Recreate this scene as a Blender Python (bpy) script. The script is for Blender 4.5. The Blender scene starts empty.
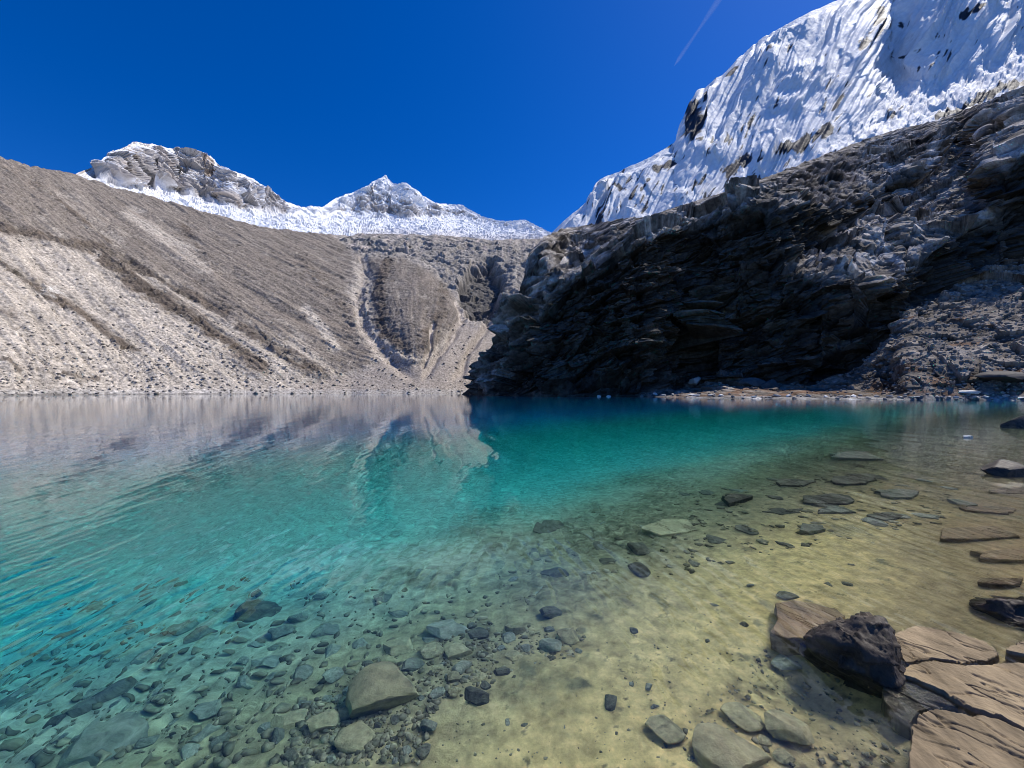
import bpy, bmesh, math, random
import numpy as np
from mathutils import Vector

F, HZ, CX, EYE = 385.0, 391.0, 512.0, 1.6       # focal length in pixels, horizon row, centre column, eye height
SUN_EL, SUN_AZ = math.radians(54), math.radians(63)
sc = bpy.context.scene
COL = sc.collection
rng = np.random.default_rng(7)

# ---------------------------------------------------------------- noise
def _hash(ix, iy, iz, seed):
    h = (ix.astype(np.uint32) * np.uint32(374761393) + iy.astype(np.uint32) * np.uint32(668265263)
         + iz.astype(np.uint32) * np.uint32(2147483647 - 58) + np.uint32((seed * 1274126177) & 0xffffffff))
    h = (h ^ (h >> np.uint32(13))) * np.uint32(1274126177)
    h = (h ^ (h >> np.uint32(15))) * np.uint32(2246822519)
    return h ^ (h >> np.uint32(16))

def noise3(x, y, z, seed=0):
    """gradient noise, about -1..1"""
    x = np.asarray(x, np.float32); y = np.asarray(y, np.float32) + 0 * x; z = np.asarray(z, np.float32) + 0 * x
    xi = np.floor(x); yi = np.floor(y); zi = np.floor(z)
    fx, fy, fz = x - xi, y - yi, z - zi
    xi = xi.astype(np.int64); yi = yi.astype(np.int64); zi = zi.astype(np.int64)
    u = fx * fx * fx * (fx * (fx * 6 - 15) + 10)
    v = fy * fy * fy * (fy * (fy * 6 - 15) + 10)
    w = fz * fz * fz * (fz * (fz * 6 - 15) + 10)
    out = 0
    for dz in (0, 1):
        wz = w if dz else 1 - w
        for dy in (0, 1):
            wy = v if dy else 1 - v
            for dx in (0, 1):
                wx = u if dx else 1 - u
                h = _hash(xi + dx, yi + dy, zi + dz, seed)
                gx = (h & np.uint32(1023)).astype(np.float32) / 511.5 - 1
                gy = ((h >> np.uint32(10)) & np.uint32(1023)).astype(np.float32) / 511.5 - 1
                gz = ((h >> np.uint32(20)) & np.uint32(1023)).astype(np.float32) / 511.5 - 1
                out = out + wx * wy * wz * (gx * (fx - dx) + gy * (fy - dy) + gz * (fz - dz))
    return out * 1.5

def fbm(x, y, z, octv=5, gain=.5, lac=2.03, seed=0, ridged=False):
    a, s, tot = 1.0, 0, 0
    for o in range(octv):
        n = noise3(x, y, z, seed + o * 17)
        if ridged:
            n = 1 - 2 * np.abs(n)
        s = s + a * n; tot += a
        x, y, z = x * lac + 3.1, y * lac + 1.7, z * lac - 2.3
        a *= gain
    return s / tot

def facet3(x, y, z, seed=0):
    """broken-rock relief: every cell of a random pattern is a plane of its own tilt, with sharp steps between cells"""
    x = np.asarray(x, np.float32); y = np.asarray(y, np.float32) + 0 * x; z = np.asarray(z, np.float32) + 0 * x
    xi = np.floor(x).astype(np.int64); yi = np.floor(y).astype(np.int64); zi = np.floor(z).astype(np.int64)
    best = np.full(x.shape, 9e9, np.float32); val = np.zeros_like(x)
    for dx in (-1, 0, 1):
        for dy in (-1, 0, 1):
            for dz in (-1, 0, 1):
                h = _hash(xi + dx, yi + dy, zi + dz, seed); k = _hash(xi + dx, yi + dy, zi + dz, seed + 991)
                ax = xi + dx + (h & np.uint32(1023)).astype(np.float32) / 1023 - x
                ay = yi + dy + ((h >> np.uint32(10)) & np.uint32(1023)).astype(np.float32) / 1023 - y
                az = zi + dz + ((h >> np.uint32(20)) & np.uint32(1023)).astype(np.float32) / 1023 - z
                d2 = ax * ax + ay * ay + az * az
                gx = (k & np.uint32(1023)).astype(np.float32) / 511.5 - 1
                gy = ((k >> np.uint32(10)) & np.uint32(1023)).astype(np.float32) / 511.5 - 1
                gz = ((k >> np.uint32(20)) & np.uint32(1023)).astype(np.float32) / 511.5 - 1
                v = gx * ax + gy * ay + gz * az + .35 * gx
                m = d2 < best
                best = np.where(m, d2, best); val = np.where(m, v, val)
    return val

def cobble2(x, y, seed=0):
    """packed stones in plan: (dome height 0..1, random number per stone)"""
    x = np.asarray(x, np.float32); y = np.asarray(y, np.float32)
    xi = np.floor(x).astype(np.int64); yi = np.floor(y).astype(np.int64)
    f1 = np.full(x.shape, 9e9, np.float32); f2 = f1.copy(); rid = np.zeros_like(x)
    for dx in (-1, 0, 1):
        for dy in (-1, 0, 1):
            h = _hash(xi + dx, yi + dy, 0 * xi, seed)
            ax = xi + dx + (h & np.uint32(1023)).astype(np.float32) / 1023 - x
            ay = yi + dy + ((h >> np.uint32(10)) & np.uint32(1023)).astype(np.float32) / 1023 - y
            d = np.sqrt(ax * ax + ay * ay); m = d < f1
            f2 = np.where(m, f1, np.minimum(f2, d)); f1 = np.where(m, d, f1)
            rid = np.where(m, ((h >> np.uint32(20)) & np.uint32(1023)).astype(np.float32) / 1023, rid)
    return sstep(0, .35, f2 - f1), rid

def sstep(a, b, x):
    t = np.clip((x - a) / (b - a), 0, 1)
    return t * t * (3 - 2 * t)

def lerp(a, b, t):
    return a + (b - a) * t

def mixc(c, d, t):
    c = np.asarray(c, np.float32); d = np.asarray(d, np.float32)
    return c + (d - c) * t[..., None]

def pl(pts):
    p = np.array(pts, float)
    return lambda x: np.interp(x, p[:, 0], p[:, 1])

def sdpoly(px, py, pts):
    """signed distance to a polygon, positive inside"""
    P = np.array(pts, np.float32)
    d2 = np.full(px.shape, 1e12, np.float32); ins = np.zeros(px.shape, bool)
    for i in range(len(P)):
        a, b = P[i], P[(i + 1) % len(P)]
        e = b - a
        t = np.clip(((px - a[0]) * e[0] + (py - a[1]) * e[1]) / max(float(e @ e), 1e-9), 0, 1)
        d2 = np.minimum(d2, (px - a[0] - t * e[0]) ** 2 + (py - a[1] - t * e[1]) ** 2)
        c = (a[1] > py) != (b[1] > py)
        ins ^= c & (px < (b[0] - a[0]) * (py - a[1]) / ((b[1] - a[1]) or 1e-9) + a[0])
    return np.where(ins, 1, -1) * np.sqrt(d2)

def inpoly(px, py, pts, soft=4):
    return sstep(-soft, soft, sdpoly(px, py, pts))

def dline(px, py, pts):
    """distance to an open line"""
    P = np.array(pts, np.float32); d2 = np.full(np.shape(px), 1e12, np.float32)
    for a, b in zip(P[:-1], P[1:]):
        e = b - a
        t = np.clip(((px - a[0]) * e[0] + (py - a[1]) * e[1]) / max(float(e @ e), 1e-9), 0, 1)
        d2 = np.minimum(d2, (px - a[0] - t * e[0]) ** 2 + (py - a[1] - t * e[1]) ** 2)
    return np.sqrt(d2)

def blur_cols(A, s):
    r = int(3 * s); k = np.exp(-.5 * (np.arange(-r, r + 1) / s) ** 2); k /= k.sum()
    B = np.pad(A, ((0, 0), (r, r)), mode='edge'); out = 0
    for i in range(2 * r + 1):
        out = out + k[i] * B[:, i:i + A.shape[1]]
    return out

def blur_rows(A, s):
    return blur_cols(A.T, s).T

# ---------------------------------------------------------------- meshes
def grid_mesh(name, P, mat, color=None, kind='structure', smooth=True):
    n, m = P.shape[:2]
    i = np.arange(n * m).reshape(n, m)
    q = np.stack([i[:-1, :-1], i[:-1, 1:], i[1:, 1:], i[1:, :-1]], -1).reshape(-1, 4)
    me = bpy.data.meshes.new(name)
    me.vertices.add(n * m); me.vertices.foreach_set('co', P.reshape(-1).astype(np.float32))
    me.loops.add(q.size); me.loops.foreach_set('vertex_index', q.ravel().astype(np.int32))
    me.polygons.add(len(q)); me.polygons.foreach_set('loop_start', np.arange(0, q.size, 4, dtype=np.int32))
    me.update(calc_edges=True)
    me.polygons.foreach_set('use_smooth', np.full(len(q), smooth))
    if color is not None:
        at = me.attributes.new('tint', 'FLOAT_COLOR', 'POINT')
        c = np.ones((n * m, 4), np.float32); c[:, :3] = color.reshape(-1, 3)
        at.data.foreach_set('color', c.ravel())
    me.materials.append(mat)
    o = bpy.data.objects.new(name, me); COL.objects.link(o)
    if kind:
        o['kind'] = kind
    return o

def normals(P):
    a = np.gradient(P, axis=1); b = np.gradient(P, axis=0)
    N = np.cross(a, b); N /= np.linalg.norm(N, axis=-1, keepdims=True) + 1e-9
    return N

def terrain(px, yr, depth0, slope, nrow, base_row=None, sm=(3, 2.5), dense=1.0):
    """a mountainside: for every bearing px it climbs from its foot (distance depth0) at the angle slope(px,py) to its crest row yr.
    Returns pixel rows and points."""
    X = (px - CX) / F; k = np.sqrt(1 + X * X)
    if base_row is None:
        base_row = HZ + F * EYE / depth0
    t = np.linspace(0, 1, nrow)[:, None]
    PY = base_row + t * (yr - base_row); PX = px[None, :] + 0 * PY
    TH = blur_rows(blur_cols(slope(PX, PY), sm[0]), 1.5)
    Z = (HZ - PY) / F; Y = np.zeros_like(PY); Y[0] = depth0
    for j in range(1, nrow):
        zz = .5 * (Z[j] + Z[j - 1]); dz = Z[j] - Z[j - 1]
        den = np.maximum(k * np.tan(np.radians(TH[j])) - zz, .07 + .13 * np.maximum(zz, 0))
        Y[j] = Y[j - 1] * np.exp(dz / den)
    Y = np.exp(blur_cols(np.log(Y), sm[1]))
    # share the rows out between what looks large and what is long, so gentle ledges keep their detail
    nout = int(nrow * dense); PY2 = np.empty((nout, len(px))); Y2 = np.empty_like(PY2); tt = np.linspace(0, 1, nout)
    for i in range(len(px)):
        sc_ = np.abs(np.diff(PY[:, i])) ; ar = np.hypot(np.diff(Y[:, i]) * k[i], np.diff(Z[:, i] * Y[:, i]))
        w_ = .42 * sc_ / sc_.sum() + .58 * ar / ar.sum(); c_ = np.concatenate([[0], np.cumsum(w_)]); c_ /= c_[-1]
        PY2[:, i] = np.interp(tt, c_, PY[:, i]); Y2[:, i] = np.interp(tt, c_, Y[:, i])
    PY, Y = blur_cols(PY2, .8), blur_cols(Y2, .8); PX = px[None, :] + 0 * PY; Z = (HZ - PY) / F
    P = np.stack([X[None, :] * Y, Y, EYE + Z * Y], -1)
    return PX, PY, P

def back_and_skirt(P, C, drop=45, floor=-6, nb=24, skirt=True):
    """rows that fall away behind the crest and a skirt that runs into the lake"""
    top = P[-1]; d = top[:, :2] / np.linalg.norm(top[:, :2], axis=1, keepdims=True)
    H = np.maximum(top[:, 2] - floor, 1)
    rows = []
    for j in range(1, nb + 1):
        s = (j / nb) ** 1.6
        r = np.empty_like(top); r[:, :2] = top[:, :2] + d * (s * H / math.tan(math.radians(drop)))[:, None]
        r[:, 2] = top[:, 2] - H * s
        rows.append(r)
    P2 = np.concatenate([P, np.stack(rows)]); C2 = np.concatenate([C, np.repeat(C[-1:], nb, 0)])
    if skirt:
        b = P[0]; d = b[:, :2] / np.linalg.norm(b[:, :2], axis=1, keepdims=True)
        sk = []
        for dd, zz in ((9, -7.), (4, -2.2), (1.5, -.7)):
            r = b.copy(); r[:, :2] -= d * dd; r[:, 2] = zz; sk.append(r)
        P2 = np.concatenate([np.stack(sk), P2]); C2 = np.concatenate([np.repeat(C[:1], 3, 0), C2])
    return P2, C2

# ---------------------------------------------------------------- materials
def nodes(mat):
    mat.use_nodes = True
    return mat.node_tree.nodes, mat.node_tree.links

def ground_mat(name, scale, bump, bdist, rough=.95, spec=.12, var=.45, detail=10):
    """colour of the ground from the mesh, broken up by stony noise, with a fine relief"""
    m = bpy.data.materials.new(name); n, l = nodes(m)
    p = n['Principled BSDF']; p.inputs['Roughness'].default_value = rough; p.inputs['Specular IOR Level'].default_value = spec
    a = n.new('ShaderNodeAttribute'); a.attribute_name = 'tint'
    tc = n.new('ShaderNodeTexCoord')
    t = n.new('ShaderNodeTexNoise'); t.inputs['Scale'].default_value = scale; t.inputs['Detail'].default_value = detail
    t.inputs['Roughness'].default_value = .68
    l.new(tc.outputs['Object'], t.inputs['Vector'])
    mr = n.new('ShaderNodeMapRange'); mr.inputs['From Min'].default_value = .3; mr.inputs['From Max'].default_value = .7
    mr.inputs['To Min'].default_value = 1 - var; mr.inputs['To Max'].default_value = 1 + var
    l.new(t.outputs[0], mr.inputs['Value'])
    mx = n.new('ShaderNodeVectorMath'); mx.operation = 'SCALE'
    l.new(a.outputs['Color'], mx.inputs[0]); l.new(mr.outputs[0], mx.inputs['Scale'])
    l.new(mx.outputs[0], p.inputs['Base Color'])
    b = n.new('ShaderNodeBump'); b.inputs['Strength'].default_value = bump; b.inputs['Distance'].default_value = bdist
    l.new(t.outputs[0], b.inputs['Height']); l.new(b.outputs[0], p.inputs['Normal'])
    return m
# ================================================================ mountains
# ---- brown scree hillside on the left with the head of the valley
shore_l = pl([(-420, 80), (-300, 95), (0, 137), (100, 165), (250, 205), (350, 232), (420, 235), (450, 240), (480, 250), (575, 285)])
crest_l = pl([(-420, 10), (-300, 52), (-150, 112), (-60, 143), (0, 160), (12, 162), (30, 168), (44, 170), (71, 177), (87, 182), (150, 198), (200, 213),
              (260, 229), (300, 233), (328, 236), (370, 235), (412, 236), (446, 237), (497, 241), (541, 240), (575, 243)])
HEART = [(361, 260), (385, 257), (405, 258), (436, 275), (456, 295), (463, 318), (447, 340), (430, 358), (416, 363), (400, 354), (385, 343), (371, 325), (368, 300), (373, 280)]
CHAN = [[(364, 262), (366, 280), (358, 305), (362, 325), (375, 345), (393, 362), (412, 380)],
        [(456, 305), (462, 322), (450, 340), (434, 362), (425, 380)], [(432, 330), (430, 350), (424, 366)], [(495, 318), (470, 350), (455, 385)]]
MORAINE = [(-420, 0), (0, 150), (90, 178), (328, 232), (345, 247), (361, 258), (368, 280), (357, 305), (362, 330), (378, 350), (395, 372), (385, 396), (-420, 420)]
RECESS = [(459, 292), (470, 272), (490, 264), (504, 282), (498, 303), (480, 312), (463, 311)]
RECESS2 = [(466, 318), (478, 306), (498, 304), (500, 315), (488, 326), (474, 325)]
def wobf(x, y):
    return 5 * fbm(x / 22, y / 22, 0, 3, .5, seed=8)
def slope_l(x, y):
    w = 4 * noise3(x / 22, y / 22, 0, 5)
    s = 33 + 0 * x
    s = lerp(s, 34.5, inpoly(x, y, HEART, 6))
    s = lerp(s, 33, (1 - inpoly(x, y, MORAINE, 5)) * sstep(318, 300, y + w))
    s = lerp(s, 34, inpoly(x, y + w, [(455, 262), (545, 242), (545, 300), (505, 318), (470, 300)], 6) * .5)
    s = lerp(s, 28, sstep(365, 392, y))
    return s
px = np.arange(-420, 576, 1.0)
FAN = [(463, 322), (480, 330), (497, 322), (503, 335), (486, 362), (474, 396), (270, 400), (300, 386), (340, 378), (372, 367), (392, 357), (416, 367), (431, 360), (449, 342)]
PX, PY, P = terrain(px, crest_l(px), shore_l(px), slope_l, 330, dense=1.4, sm=(4, 7))
N = normals(P)
# coordinates along and across the fall of the slope
sl = np.stack([.31 * P[..., 0] + .95 * P[..., 1], -.95 * P[..., 0] + .31 * P[..., 1]], -1)
hm = inpoly(PX, PY, HEART, 7); mor = inpoly(PX + 3 * noise3(PX / 12, PY / 12, 0, 3), PY, MORAINE, 3)
ang = np.arctan2(PX - 418, 425 - PY)
u = np.where(hm > .3, ang * 60, np.where(mor > .5, sl[..., 0], P[..., 0] * 1.0))
v = np.where(mor > .5, sl[..., 1], P[..., 1])
fl = fbm(u / 5.5, v / 40, 0, 5, .55, seed=11)
fl2 = fbm(u / 16, v / 90, 3, 4, .5, seed=21)
rk = fbm(P[..., 0] / 14, P[..., 1] / 14, P[..., 2] / 14, 7, .56, seed=31)
rr = fbm(P[..., 0] / 26, P[..., 1] / 26, P[..., 2] / 20, 7, .55, seed=41, ridged=True)
gully = fbm(u / 9, v / 60, 1, 4, .5, seed=51, ridged=True)
rocky = (1 - mor) * sstep(335, 300, PY) * (1 - hm)
chan = np.zeros_like(PX)
wob = 2.2 * noise3(PX / 9, PY / 14, 0, 61)
for c, wd in zip(CHAN, (5.5, 3.5, 2, 3)):
    chan = np.maximum(chan, np.exp(-(dline(PX + wob, PY, c) / wd) ** 2))
st = fbm(P[..., 0] / 4, P[..., 1] / 4, P[..., 2] / 4, 4, .7, seed=61)
fc = facet3(P[..., 0] / 5, P[..., 1] / 5, P[..., 2] / 4, 65); fc2 = facet3(P[..., 0] / 2.2, P[..., 1] / 2.2, P[..., 2] / 1.8, 66)
fr = facet3(P[..., 0] / 22, P[..., 1] / 22, P[..., 2] / 15, 67)
thin = fbm(u / 2.2, v / 34, 5, 4, .6, seed=69, ridged=True)
fan = inpoly(PX + wobf(PX, PY), PY, FAN, 3)
calm = 1 - .75 * fan
long_ = fbm(u / 1.7, v / 85, 2, 3, .6, seed=70)
dk = np.zeros_like(PX)
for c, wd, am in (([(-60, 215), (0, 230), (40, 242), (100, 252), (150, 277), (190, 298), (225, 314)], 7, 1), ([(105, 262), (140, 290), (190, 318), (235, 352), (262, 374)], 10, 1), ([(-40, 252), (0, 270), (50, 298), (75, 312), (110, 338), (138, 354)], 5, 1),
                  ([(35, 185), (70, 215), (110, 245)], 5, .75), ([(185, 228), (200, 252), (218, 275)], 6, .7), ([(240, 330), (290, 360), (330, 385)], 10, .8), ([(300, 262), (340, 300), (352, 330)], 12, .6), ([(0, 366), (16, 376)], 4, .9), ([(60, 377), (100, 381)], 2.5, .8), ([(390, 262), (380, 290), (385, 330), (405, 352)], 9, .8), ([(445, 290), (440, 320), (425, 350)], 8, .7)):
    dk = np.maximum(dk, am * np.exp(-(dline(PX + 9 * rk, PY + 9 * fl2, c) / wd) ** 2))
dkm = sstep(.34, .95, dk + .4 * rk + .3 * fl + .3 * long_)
chan = chan * sstep(388, 366, PY)
d = (.9 * fl + 1.6 * gully * (1 - rocky) * (1 - .6 * hm) + 1.2 * rk + .4 * st + .55 * fc + .35 * fc2 + 3.0 * fbm(u / 24, v / 120, 4, 2, .5, seed=57, ridged=True) + .7 * long_ + .4 * thin + dk * (1.6 * fr + 1.2 * fc)) * calm + rocky * (3 * rr + 3 * rk + 5 * fr + 1.5 * fc) * np.clip((PY - crest_l(PX)) / 8, .2, 1) - 24 * inpoly(PX + 6 * rk, PY + 6 * rr, RECESS, 4) - 16 * inpoly(PX + 6 * rk, PY + 6 * rr, RECESS2, 4) - 4 * chan + 7 * hm * np.sin(np.clip(sdpoly(PX, PY, HEART), 0, 30) / 30 * 1.57) + hm * .6 * gully
d *= np.clip((391 - PY) / 14, .12, 1)
P = P + N * d[..., None] * np.array([1, 1, .8])
P[..., :2] *= (1 + .015 * np.exp(-np.maximum(P[..., 2], 0) / 4) * fbm(PX / 18, 0 * PX, 0 * PX, 3, .5, seed=2))[..., None]
# colour: pale rubble, brown turf and bare grey rock
pale = np.array([.44, .39, .33]); brown = np.array([.165, .142, .120]); grey = np.array([.27, .248, .225])
bf = .44 * (inpoly(PX, PY, [(-420, -40), (0, 120), (340, 200), (361, 258), (352, 300), (358, 330), (376, 352), (372, 384), (330, 378), (300, 350), (262, 345), (235, 330), (190, 300), (140, 277), (105, 256), (60, 246), (0, 238), (-420, 170)], 16))
bf = bf + .45 * hm
for c, wd, am in (([(-40, 250), (20, 278), (70, 305), (125, 345)], 9, .42), ([(105, 262), (140, 290), (190, 318), (235, 352), (262, 374)], 13, .5),
                  ([(240, 330), (290, 360), (330, 385)], 14, .4), ([(-200, 240), (-60, 290), (10, 322)], 9, .4), ([(20, 372), (75, 378)], 4, .3)):
    bf = np.maximum(bf, am * np.exp(-(dline(PX + 8 * rk, PY + 8 * fl2, c) / wd) ** 2) * (.75 + .7 * rk))
for c, wd, am in (([(306, 312), (322, 330), (336, 350)], 5, .5), ([(130, 215), (175, 250), (215, 275)], 9, .22), ([(60, 200), (120, 240)], 8, .12), ([(280, 372), (330, 392)], 8, .35)):
    bf = bf - am * np.exp(-(dline(PX, PY, c) / wd) ** 2)
mixb = sstep(.18, .50, bf + .2 * fl + .18 * fl2 + .3 * rk + .2 * st + .2 * thin + .28 * long_ - .06) * (1 - .85 * fan)
C = mixc(pale * np.ones(PX.shape + (3,)), brown, mixb)
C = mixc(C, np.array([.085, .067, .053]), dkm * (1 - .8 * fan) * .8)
C = mixc(C, np.array([.22, .185, .152]), mixb * sstep(.1, .5, fl2) * .6)
C = mixc(C, grey, rocky * (1 - .35 * sstep(-.1, .4, rk)))
C = mixc(C, np.array([.10, .095, .09]), np.maximum(inpoly(PX + 6 * rk, PY + 6 * rr, RECESS, 3), inpoly(PX + 6 * rk, PY + 6 * rr, RECESS2, 3)) * .85)  # recess painted darker to stand in for its shade
C = mixc(C, np.array([.42, .35, .31]), rocky * sstep(.05, .4, fl) * sstep(275, 245, PY))
C = mixc(C, np.array([.36, .315, .27]), sstep(.35, .8, np.maximum(chan, fan) + .25 * fl + .15 * thin))
C = mixc(C, np.array([.38, .36, .335]), sstep(388, 392, PY + 3 * rk + 3 * st) * .8)
C = mixc(C, np.array([.17, .16, .145]), sstep(393.2, 394.6, PY + .8 * rk) * .7)
C = mixc(C, np.array([.5, .47, .43]), sstep(7, 3, np.hypot((PX - 52) / 2.2, PY - 294) + 9 * st + 5 * rk) * .7)
C *= np.clip(1 + (.4 * rk + (.25 + .45 * mixb) * fl + .4 * st + .3 * fc2 + .2 * fc * mixb + (.15 + .3 * mixb) * thin + (.45 + .5 * mixb) * long_) * (1 - .5 * fan), .2, 2.2)[..., None]  # stone tone, its contrast also standing in for small shadows between blocks
C = np.clip(C, .03, .7)
RUB = []            # where loose stones lie: (points, size)
def collect(PX, PY, P, w, count, a, b):
    w = (w * np.gradient(PY, axis=0).__abs__()).ravel(); i = rng.choice(w.size, count, p=w / w.sum())
    q = P.reshape(-1, 3)[i]; RUB.append((q, (a + (b - a) * rng.random(count) ** 3) / F * q[:, 1]))
vis = (PX > -60) & (PX < 500)
collect(PX, PY, P, vis * (.12 + sstep(300, 390, PY)) * (1 - mixb) * (1 - .5 * fan) * (PY > 230), 2600, .8, 4.0)
HILL_CREST_Y = P[-1, :, 1].copy(); HILL_PX = px.copy()
P2, C2 = back_and_skirt(P, C)
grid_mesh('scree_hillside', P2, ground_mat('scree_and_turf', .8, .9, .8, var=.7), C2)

# ---- far peaks and glacier behind the head of the valley
crest_f = pl([(20, 200), (60, 186), (77, 173), (100, 163), (104, 158), (123, 147), (131, 142), (156, 146), (187, 152), (203, 153), (219, 165), (250, 180), (269, 190), (284, 202),
              (300, 208), (314, 207), (321, 208), (331, 201), (362, 190), (372, 184), (378, 180), (385, 177), (394, 185), (406, 185), (423, 197), (436, 204),
              (463, 206), (480, 216), (500, 222), (527, 221), (548, 232), (575, 240), (600, 250)])
px = np.arange(20, 600, .8)
hd = np.interp(px, HILL_PX, HILL_CREST_Y)
base_r = crest_l(px) + 22
d0 = blur_cols((hd + 60)[None, :], 25)[0]
GLTOP = pl([(60, 178), (88, 180), (110, 187), (150, 190), (180, 194), (230, 209), (260, 214), (317, 216), (345, 215), (372, 217), (405, 220), (443, 217), (470, 220), (497, 228), (548, 234), (600, 250)])
def slope_f(x, y):
    w = 5 * noise3(x / 18, y / 18, 0, 5)
    s = lerp(26, 56, sstep(3, -4, y - GLTOP(x) + .5 * w))
    return s
PX, PY, P = terrain(px, crest_f(px), d0, slope_f, 190, base_r)
N = normals(P)
q = P / 80
f1 = facet3(P[..., 0] / 60, P[..., 1] / 60, P[..., 2] / 70, 73); f2 = facet3(P[..., 0] / 22 + P[..., 2] / 60, P[..., 1] / 22, P[..., 2] / 26, 74)
rr = fbm(q[..., 0] + .3 * q[..., 2], q[..., 1], q[..., 2] * .7, 7, .58, seed=71, ridged=True)
rk = fbm(q[..., 0] * 2.2, q[..., 1] * 2.2, q[..., 2] * 2.2, 6, .55, seed=81)
gl = sstep(-2, 4, PY - GLTOP(PX) + 2.5 * rk)
edge = np.clip((PY - crest_f(PX)) / 8, .3, 1)
r2 = fbm(P[..., 0] / 26, P[..., 1] / 26, P[..., 2] / 34, 5, .62, seed=77, ridged=True)
r3 = fbm(P[..., 0] / 14 + P[..., 2] / 30, P[..., 1] / 14, P[..., 2] / 9, 4, .65, seed=79, ridged=True)
d = (1 - gl) * edge * (14 * rr + 5 * rk + 10 * r2 + 6 * r3 + 15 * f1 + 9 * f2) * sstep(72, 112, PX) + gl * (7 * rk + 6 * facet3(P[..., 0] / 26, P[..., 1] / 12, P[..., 2] / 12, 75) + 5 * fbm(P[..., 0] / 40, P[..., 1] / 18, 0, 4, .5, seed=91, ridged=True))
P = P + N * d[..., None]
N2 = normals(P)
rock = mixc(np.array([.255, .235, .22]) * np.ones(PX.shape + (3,)), np.array([.30, .235, .175]), sstep(0, .5, fbm(q[..., 0] * 1.2, q[..., 1], q[..., 2] * 2, 4, .5, seed=93)) * sstep(300, 230, PX))
rock = rock * np.clip(1 + .5 * rk + .5 * r3 + .4 * r2 + .5 * f2, .25, 2)[..., None]
snow = np.array([.86, .87, .89])
p1 = sstep(300, 270, PX)                                   # first peak: mostly rock dusted with snow
top = np.exp(-np.clip(PY - crest_f(PX), 0, 99) / lerp(24, 7, p1))
sm = lerp(.52, .17, p1) + .55 * top + .9 * (np.abs(N2[..., 2]) - .55) + .45 * rk - .25 * rr + .3 * r2
sm = sm + .35 * np.exp(-(dline(PX, PY, [(170, 178), (200, 180), (225, 190), (262, 206)]) / 6) ** 2)
sm = sm - .4 * np.exp(-(dline(PX, PY, [(145, 172), (178, 188), (200, 198), (225, 204)]) / 6) ** 2)
sm = sm - .3 * np.exp(-(dline(PX, PY, [(372, 190), (362, 210), (400, 216), (450, 213), (500, 226)]) / 5) ** 2)
C = mixc(rock, snow, np.maximum(sstep(.30, .62, sm), gl))
low = sstep(-9, 2, PY - crest_l(PX) + 4 * rk) * sstep(330, 380, PX)      # dirty foot of the glacier
C = mixc(C, np.array([.55, .5, .47]), low * .6)
P2, C2 = back_and_skirt(P, C, skirt=False, floor=60)
snow_mat = ground_mat('snow_and_rock', .12, .5, 4, rough=.7, spec=.25, var=.14)
grid_mesh('mountain', P2, snow_mat, C2, smooth=False)

# ---- dark crag on the right with its shore
shore_r = pl([(440, 215), (470, 180), (482, 145), (520, 128), (560, 120), (640, 112), (690, 92), (720, 84), (840, 74), (1000, 66), (1100, 60), (1450, 50)])
crest_r = pl([(440, 396), (462, 394.5), (470, 388), (482, 366), (495, 344), (506, 318), (520, 288), (530, 256), (545, 237), (560, 230), (600, 222), (650, 215), (700, 200), (750, 183), (800, 165), (850, 145), (900, 129),
              (940, 120), (1000, 96), (1024, 86), (1150, 30), (1300, -20), (1450, -40)])
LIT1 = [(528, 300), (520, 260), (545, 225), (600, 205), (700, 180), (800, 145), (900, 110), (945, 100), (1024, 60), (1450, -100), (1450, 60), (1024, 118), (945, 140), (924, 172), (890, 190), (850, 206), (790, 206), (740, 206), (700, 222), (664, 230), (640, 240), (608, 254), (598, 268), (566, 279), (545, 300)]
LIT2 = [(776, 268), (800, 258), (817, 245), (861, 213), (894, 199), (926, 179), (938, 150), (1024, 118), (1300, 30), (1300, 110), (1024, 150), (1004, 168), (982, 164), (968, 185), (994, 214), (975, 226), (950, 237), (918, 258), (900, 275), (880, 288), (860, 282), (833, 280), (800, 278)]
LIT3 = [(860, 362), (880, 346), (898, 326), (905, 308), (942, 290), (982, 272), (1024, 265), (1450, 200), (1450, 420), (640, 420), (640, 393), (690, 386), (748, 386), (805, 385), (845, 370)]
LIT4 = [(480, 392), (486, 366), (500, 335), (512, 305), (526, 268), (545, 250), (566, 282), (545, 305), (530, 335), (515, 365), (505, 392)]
def slope_r(x, y):
    w = 9 * fbm(x / 34, y / 22, 0, 3, .5, seed=5); w2 = 9 * fbm(x / 30, y / 20, 4, 3, .5, seed=6)
    s = 80 + 0 * x
    s = lerp(s, 28, inpoly(x + w, y + w2, LIT1, 3)); s = lerp(s, 29, inpoly(x + w, y + w2, LIT2, 3))
    s = lerp(s, 27, inpoly(x + w, y + .5 * w2, LIT3, 3)); s = lerp(s, 4, inpoly(x + w, y, [(625, 420), (640, 394), (690, 385), (750, 384), (820, 385), (860, 388), (900, 394), (900, 420)], 2.5)); s = lerp(s, 60, inpoly(x + w, y + w2, LIT4, 5))
    s = lerp(s, 48, np.exp(-(dline(x, y + .5 * w, [(560, 395), (596, 384), (640, 388)]) / 7) ** 2))
    return s
px = np.arange(462, 1450, 1.0)
PX, PY, P = terrain(px, crest_r(px), shore_r(px), slope_r, 350, sm=(4, 6), dense=2.6)
N = normals(P)
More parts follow.
